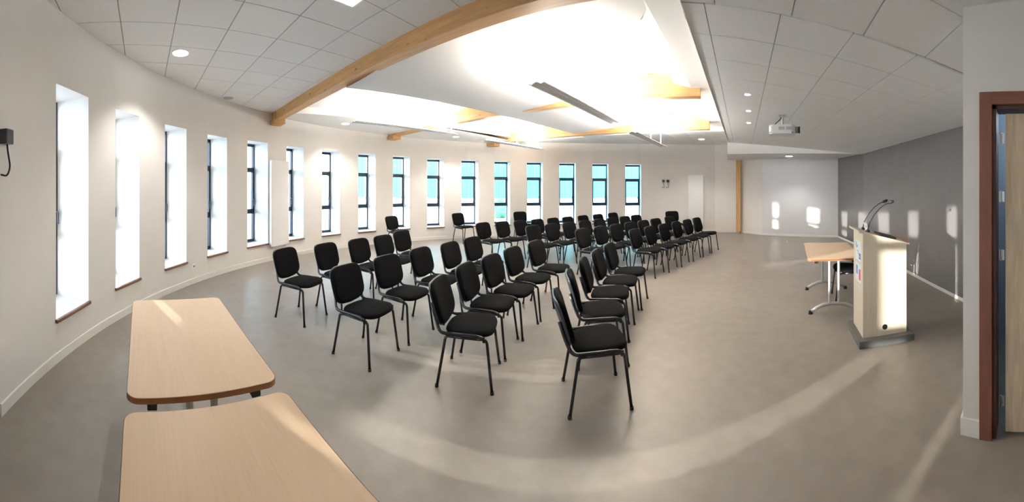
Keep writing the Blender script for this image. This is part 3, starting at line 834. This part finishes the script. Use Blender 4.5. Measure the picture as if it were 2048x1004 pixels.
for ri, (word, row) in enumerate(near):
    for k, (px, py, a_) in enumerate(row):
        p = back_top(px, py, a_)
        if ri == 3 and k == 0: p = Vector((.665, 2.585, 0))
        if ri == 2 and k == 0: p = Vector((-.375, 2.925, 0))
        if ri == 0 and k == 0: p = Vector((-2.545, 3.43, 0))
        if ri == 1 and k == 0: p = Vector((-1.43, 3.02, 0))
        Q.append([p.x, p.y, a_, '%s black chair from the near end, row %s' % (ORD[k], word), 'chairs of the near block'])
far = [
 ('far block back row', [(971, 446), (1007, 442.5), (1039, 439), (1067, 438), (1099, 435), (1133, 432), (1164, 430), (1194, 428), (1224, 427)], 128, 6.79),
 ('far block second row', [(1077, 451), (1107, 446.5), (1139, 443), (1164, 439.5), (1191, 437), (1218, 434.5), (1245, 432), (1270, 431)], 134, 5.78),
 ('far block third row', [(1168, 457), (1199, 450), (1226, 447), (1257, 443.5), (1284, 440.5), (1309, 438), (1337, 435)], 138, 4.76),
 ('far block front row', [(1267, 462), (1296, 455), (1324, 451), (1350, 447), (1372, 443), (1391, 440)], 136, 3.95),
]
for word, row, a0_, c_ in far:
    # backrests stand on a straight line at azimuth 59, c_ metres out
    rn = az(-31.0); rd = az(59.0); ss = []
    for px, py in row:
        u_ = az(math.degrees((px - CX) / F)); q_ = u_ * (c_ / u_.dot(rn)); ss.append(q_.dot(rd))
    for it in range(60):
        for k in range(len(ss) - 1):
            g_ = .505 - (ss[k + 1] - ss[k])
            if g_ > 0: ss[k] -= g_ / 2; ss[k + 1] += g_ / 2
    for k, (px, py) in enumerate(row):
        a_ = a0_ + k * 2.0
        p = rn * c_ + rd * ss[k] + az(a_) * .315
        Q.append([p.x, p.y, a_, '%s black chair from the left in the %s' % (ORD[k], word), 'chairs of the far block'])
for px, py, a_, lab in ((781, 432, 115, 'lone black chair against the window wall, leftmost of the four by the walls'),
                        (914, 426, 130, 'lone black chair on bare floor by the window wall, second from the left'),
                        (1039, 423, 158, 'lone black chair against the window wall behind the far block'),
                        (1343, 422, 188, 'lone black chair by the far wall beside the tall radiator')):
    p = back_top(px, py, a_)
    Q.append([p.x, p.y, a_, lab, 'lone chairs along the walls'])
pc = c3 + az(138.5) * .30 + az(48.5) * .05
Q.append([pc.x, pc.y, -41, 'black chair tucked behind the table by the lectern', 'chairs at the speaker table'])

for it in range(40):                       # neighbours stand at least one chair width apart
    for i in range(len(Q)):
        for j in range(i):
            dx, dy = Q[i][0] - Q[j][0], Q[i][1] - Q[j][1]; q = sqrt(dx * dx + dy * dy)
            if q < .49 and q > 0:
                m_ = (.49 - q) / 2 / q; Q[i][0] += dx * m_; Q[i][1] += dy * m_; Q[j][0] -= dx * m_; Q[j][1] -= dy * m_
for q in Q: chair(*q)

# ------------------------------------------------------------------ lectern
A = az(135.5); B = az(45.5)              # A: audience side -> speaker side, B: away from the camera
org = Vector((3.058, 1.70, 0))
t = thing('lectern', 'pale maple lectern with sloping top on a dark grey plinth', 'lectern')
t.matrix_world = Matrix.Translation(org) @ Matrix((A, B, Vector((0, 0, 1)))).transposed().to_4x4()
LA, LB, Z0, ZH, ZL = .50, .41, .076, 1.185, 1.045
obj('plinth', nbox((LA / 2, LB / 2, .038), (LA + .12, LB + .16, .076), bevel=.004), M_plinth, t)
def slab(name, pts, m, parent, th):      # extruded polygon
    bm = bmesh.new(); a = [bm.verts.new(p) for p in pts]; b = [bm.verts.new(Vector(p) + Vector(th)) for p in pts]
    bm.faces.new(a); bm.faces.new(b[::-1]); n = len(a)
    for i in range(n): bm.faces.new((a[i], a[(i + 1) % n], b[(i + 1) % n], b[i]))
    return obj(name, bm, m, parent)
M_podv = woody('maple_podium_upright', (.66, .58, .46), (.72, .64, .52), (.69, .61, .49), grain=(22, 22, 1.0), rough=.45, nscale=3)
slab('side_panel', [(0, 0, Z0), (LA, 0, Z0), (LA, 0, ZL), (0, 0, ZH)], M_podv, t, (0, .02, 0))
slab('side_panel', [(0, LB - .02, Z0), (LA, LB - .02, Z0), (LA, LB - .02, ZL), (0, LB - .02, ZH)], M_podv, t, (0, .02, 0))
slab('front_panel', [(0, .02, Z0), (0, LB - .02, Z0), (0, LB - .02, ZH - .002), (0, .02, ZH - .002)], M_podv, t, (.02, 0, 0))
obj('shelf', nbox((LA / 2 + .01, LB / 2, .62), (LA - .03, LB - .04, .018)), M_podium, t)
obj('base_panel', nbox((LA / 2 + .01, LB / 2, Z0 + .011), (LA - .03, LB - .04, .02)), M_podium, t)
sl = (ZL - ZH) / LA
slab('lectern_top', [(-.05, -.025, ZH - sl * .05), (LA + .03, -.025, ZL + sl * .03), (LA + .03, LB + .025, ZL + sl * .03), (-.05, LB + .025, ZH - sl * .05)], M_podium, t, (0, 0, .020))
slab('top_stop', [(LA + .02, -.025, ZL + sl * .03), (LA + .035, -.025, ZL + sl * .035), (LA + .035, LB + .025, ZL + sl * .035), (LA + .02, LB + .025, ZL + sl * .03)], M_edge, t, (0, 0, .034))
bm = bmesh.new(); cyl(bm, (.245, -.002, .165), .028, .008, 24, 'Y'); obj('cable_grommet', bm, M_hole, t)
def W(a, b, z): return org + A * a + B * b + Vector((0, 0, z))
def zt(a): return ZH + sl * a + .021
def poster(b0, b1, z0, z1, label, marks):
    o = thing('poster', label, 'poster', (0, 0, 0), 0, 'sheets taped to the lectern front')
    o.matrix_world = Matrix.Translation(W(-.0015, 0, 0)) @ Matrix((A, B, Vector((0, 0, 1)))).transposed().to_4x4()
    obj('sheet', nbox((0, (b0 + b1) / 2, (z0 + z1) / 2), (.002, b1 - b0, z1 - z0)), M_paper, o)
    for (nm, pts, m) in marks: slab(nm, [(-.0014, y, z) for y, z in pts], m, o, (-.0006, 0, 0))
def rc(y0, y1, z0, z1): return [(y0, z0), (y1, z0), (y1, z1), (y0, z1)]
# B runs away from the camera, so larger b sits further left in view
poster(.07, .31, .86, 1.08, 'upper white sheet with blue emblems on the lectern front', [
    ('blue_emblem', [(.285, 1.055), (.26, 1.06), (.245, 1.02), (.255, .985), (.275, 1.0)], M_blue),
    ('blue_bird', [(.255, 1.012), (.20, 1.035), (.19, 1.028), (.225, 1.0), (.245, .995)], M_lblue),
    ('blue_text', rc(.16, .25, .958, .968), M_lblue), ('blue_text', rc(.17, .22, .935, .943), M_lblue),
    ('blue_square', rc(.085, .155, .885, .95), M_blue), ('white_mark', rc(.105, .135, .908, .925), M_paper)])
poster(.07, .31, .62, .83, 'lower white sheet with blue and red squares on the lectern front', [
    ('blue_square', rc(.205, .285, .70, .80), M_lblue), ('blue_stripe', rc(.225, .24, .71, .79), M_blue), ('red_square', rc(.09, .155, .655, .775), M_red)])
poster(.08, .30, .555, .585, 'narrow line of small print low on the lectern front', [('print_line', rc(.10, .28, .567, .572), M_lblue)])
# gooseneck microphones
for k, (b_, lab) in enumerate(((.33, 'gooseneck microphone on the far side of the lectern top'), (.13, 'gooseneck microphone on the near side of the lectern top'))):
    p0 = W(.09, b_, zt(.09))
    m_ = thing('gooseneck_microphone', lab, 'microphone', tuple(p0), 0, 'lectern microphones')
    bm = bmesh.new(); cyl(bm, (0, 0, .012), .030, .026, 20, r2=.022); obj('mic_base', bm, M_plast, m_, True, 40)
    d_ = A * .72 - B * .35
    pts = [Vector((0, 0, .02)), d_ * .02 + Vector((0, 0, .09)), d_ * .09 + Vector((0, 0, .19)), d_ * .17 + Vector((0, 0, .265)), d_ * .24 + Vector((0, 0, .305)), d_ * .30 + Vector((0, 0, .325))]
    bm = bmesh.new(); tube(bm, pts, .0055, 8); obj('gooseneck', bm, M_tube, m_, True)
    e = pts[-1]; dv = (pts[-1] - pts[-2]).normalized()
    bm = bmesh.new(); tube(bm, [e - dv * .01, e, e + dv * .025, e + dv * .045, e + dv * .055], [.008, .015, .018, .016, .006], 12); obj('mic_head', bm, M_rubber, m_, True)
# small card holder, notebook
ch_ = thing('card_holder', 'small white card with blue mark propped between the microphones', 'card', tuple(W(.10, .23, zt(.10) + .001)), yaw(135.5 - 180))
obj('card', nbox((0, 0, .045), (.13, .006, .09), Matrix.Rotation(radians(-12), 3, 'X')), M_paper, ch_)
obj('blue_mark', nbox((-.02, .002, .055), (.03, .008, .025), Matrix.Rotation(radians(-12), 3, 'X')), M_lblue, ch_)
nb = thing('notebook', 'thin black notebook lying on the sloping lectern top', 'notebook')
nb.matrix_world = Matrix.Translation(W(.30, .15, zt(.30) + .012)) @ Matrix((A, B, Vector((0, 0, 1)))).transposed().to_4x4() @ Matrix.Rotation(-math.atan(sl), 4, 'Y')
obj('cover', nbox((0, 0, .0), (.20, .22, .018), bevel=.003), M_rubber, nb)
obj('page_block', nbox((.002, .002, 0), (.197, .217, .012)), M_paper, nb)

# ------------------------------------------------------------------ projector
pp = at_h(1565, 261, .93)
t = thing('projector', 'white ceiling projector with black lens hanging under the sloped ceiling', 'projector', tuple(pp), yaw(140))
bm = bmesh.new(); N = rrect(.34, .44, .06, 6)
bm = prism(N, -.075, .075); bmesh.ops.bevel(bm, geom=[e for e in bm.edges if abs(e.verts[0].co.z - e.verts[1].co.z) < .001], offset=.028, segments=3, affect='EDGES')
obj('projector_body', bm, M_proj, t, True, 35)
for sx in (-1, 1):
    for y in (-.005, .115):
        vt = obj('vent', nbox((sx * .1695, y, .012), (.006, .10, .055)), M_projgrey, t)
        for q in range(5): obj('vent_slat', nbox((sx * .1735, y, -.010 + q * .011), (.004, .098, .004)), M_proj, vt)
bm = bmesh.new(); cyl(bm, (.05, .235, 0), .055, .05, 28, 'Y'); obj('lens_barrel', bm, M_projgrey, t, True, 40)
bm = bmesh.new(); cyl(bm, (.05, .275, 0), .062, .05, 28, 'Y', r2=.048); obj('lens_hood', bm, M_rubber, t, True, 40)
ztop = slope_z(pp) - pp.z
bm = bmesh.new(); tube(bm, [(0, 0, .07), (0, 0, ztop - .005)], .016, 12); obj('mount_pole', bm, M_silver, t, True, 40)
obj('mount_plate', nbox((0, 0, ztop - .012), (.16, .12, .012), bevel=.002), M_silver, t)
obj('mount_bracket', nbox((0, 0, .08), (.20, .16, .010)), M_silver, t)
bm = bmesh.new(); tube(bm, arc_fillet([(-.04, -.02, ztop - .02), (-.05, -.04, ztop - .06), (-.05, -.12, .13), (-.04, -.16, .072)], .05), .009, 8); obj('projector_cable', bm, M_rubber, t, True)

# ------------------------------------------------------------------ outside
g = mesh('ground', [(-80, -60, -.12), (80, -60, -.12), (80, 80, -.12), (-80, 80, -.12)], [(0, 1, 2, 3)], M_paving); struct(g)
t = thing('teal_building', 'turquoise metal-clad building seen through the far windows', 'building', (0, 24, -.12))
obj('wall_core', nbox((5, 4.2, 3.6), (36, 8, 7.2)), M_teal, t)
obj('wall_base', nbox((5, .12, .42), (36.1, .3, .84)), M_outside, t)
pr = []
for k in range(4):
    x = k * .3; pr += [(x, 0), (x + .14, 0), (x + .17, -.05), (x + .27, -.05)]
pr.append((1.2, 0))
vv = []; ff = []
for z in (.84, 7.3): vv += [(x, y, z) for x, y in pr]
n = len(pr)
for i in range(n - 1): ff.append((i, i + 1, n + i + 1, n + i))
first = None
for k in range(30):
    if first is None:
        first = mesh('cladding_panel', vv, ff, M_teal, t); o = first
    else: o = first.copy(); COL.objects.link(o)
    o.parent = t; o.location = (-13 + k * 1.205, .17, 0)
sh = None
def shrub(x, y, r, label):
    bm = bmesh.new(); bmesh.ops.create_icosphere(bm, subdivisions=3, radius=r)
    for v_ in bm.verts:
        k = 1 + .22 * sin(v_.co.x * 17 / r * .4 + y) * cos(v_.co.y * 13 / r * .4) + random.uniform(-.08, .08); v_.co *= k
    t_ = thing('shrub', label, 'shrub', (x, y, -.12 + r * .8)); obj('foliage', bm, M_green, t_)
shrub(-.75, 18.5, .55, 'small green shrub seen low through a middle window')
print('tiles', n1, n2, n3, n4, 'chairs', len(CH))
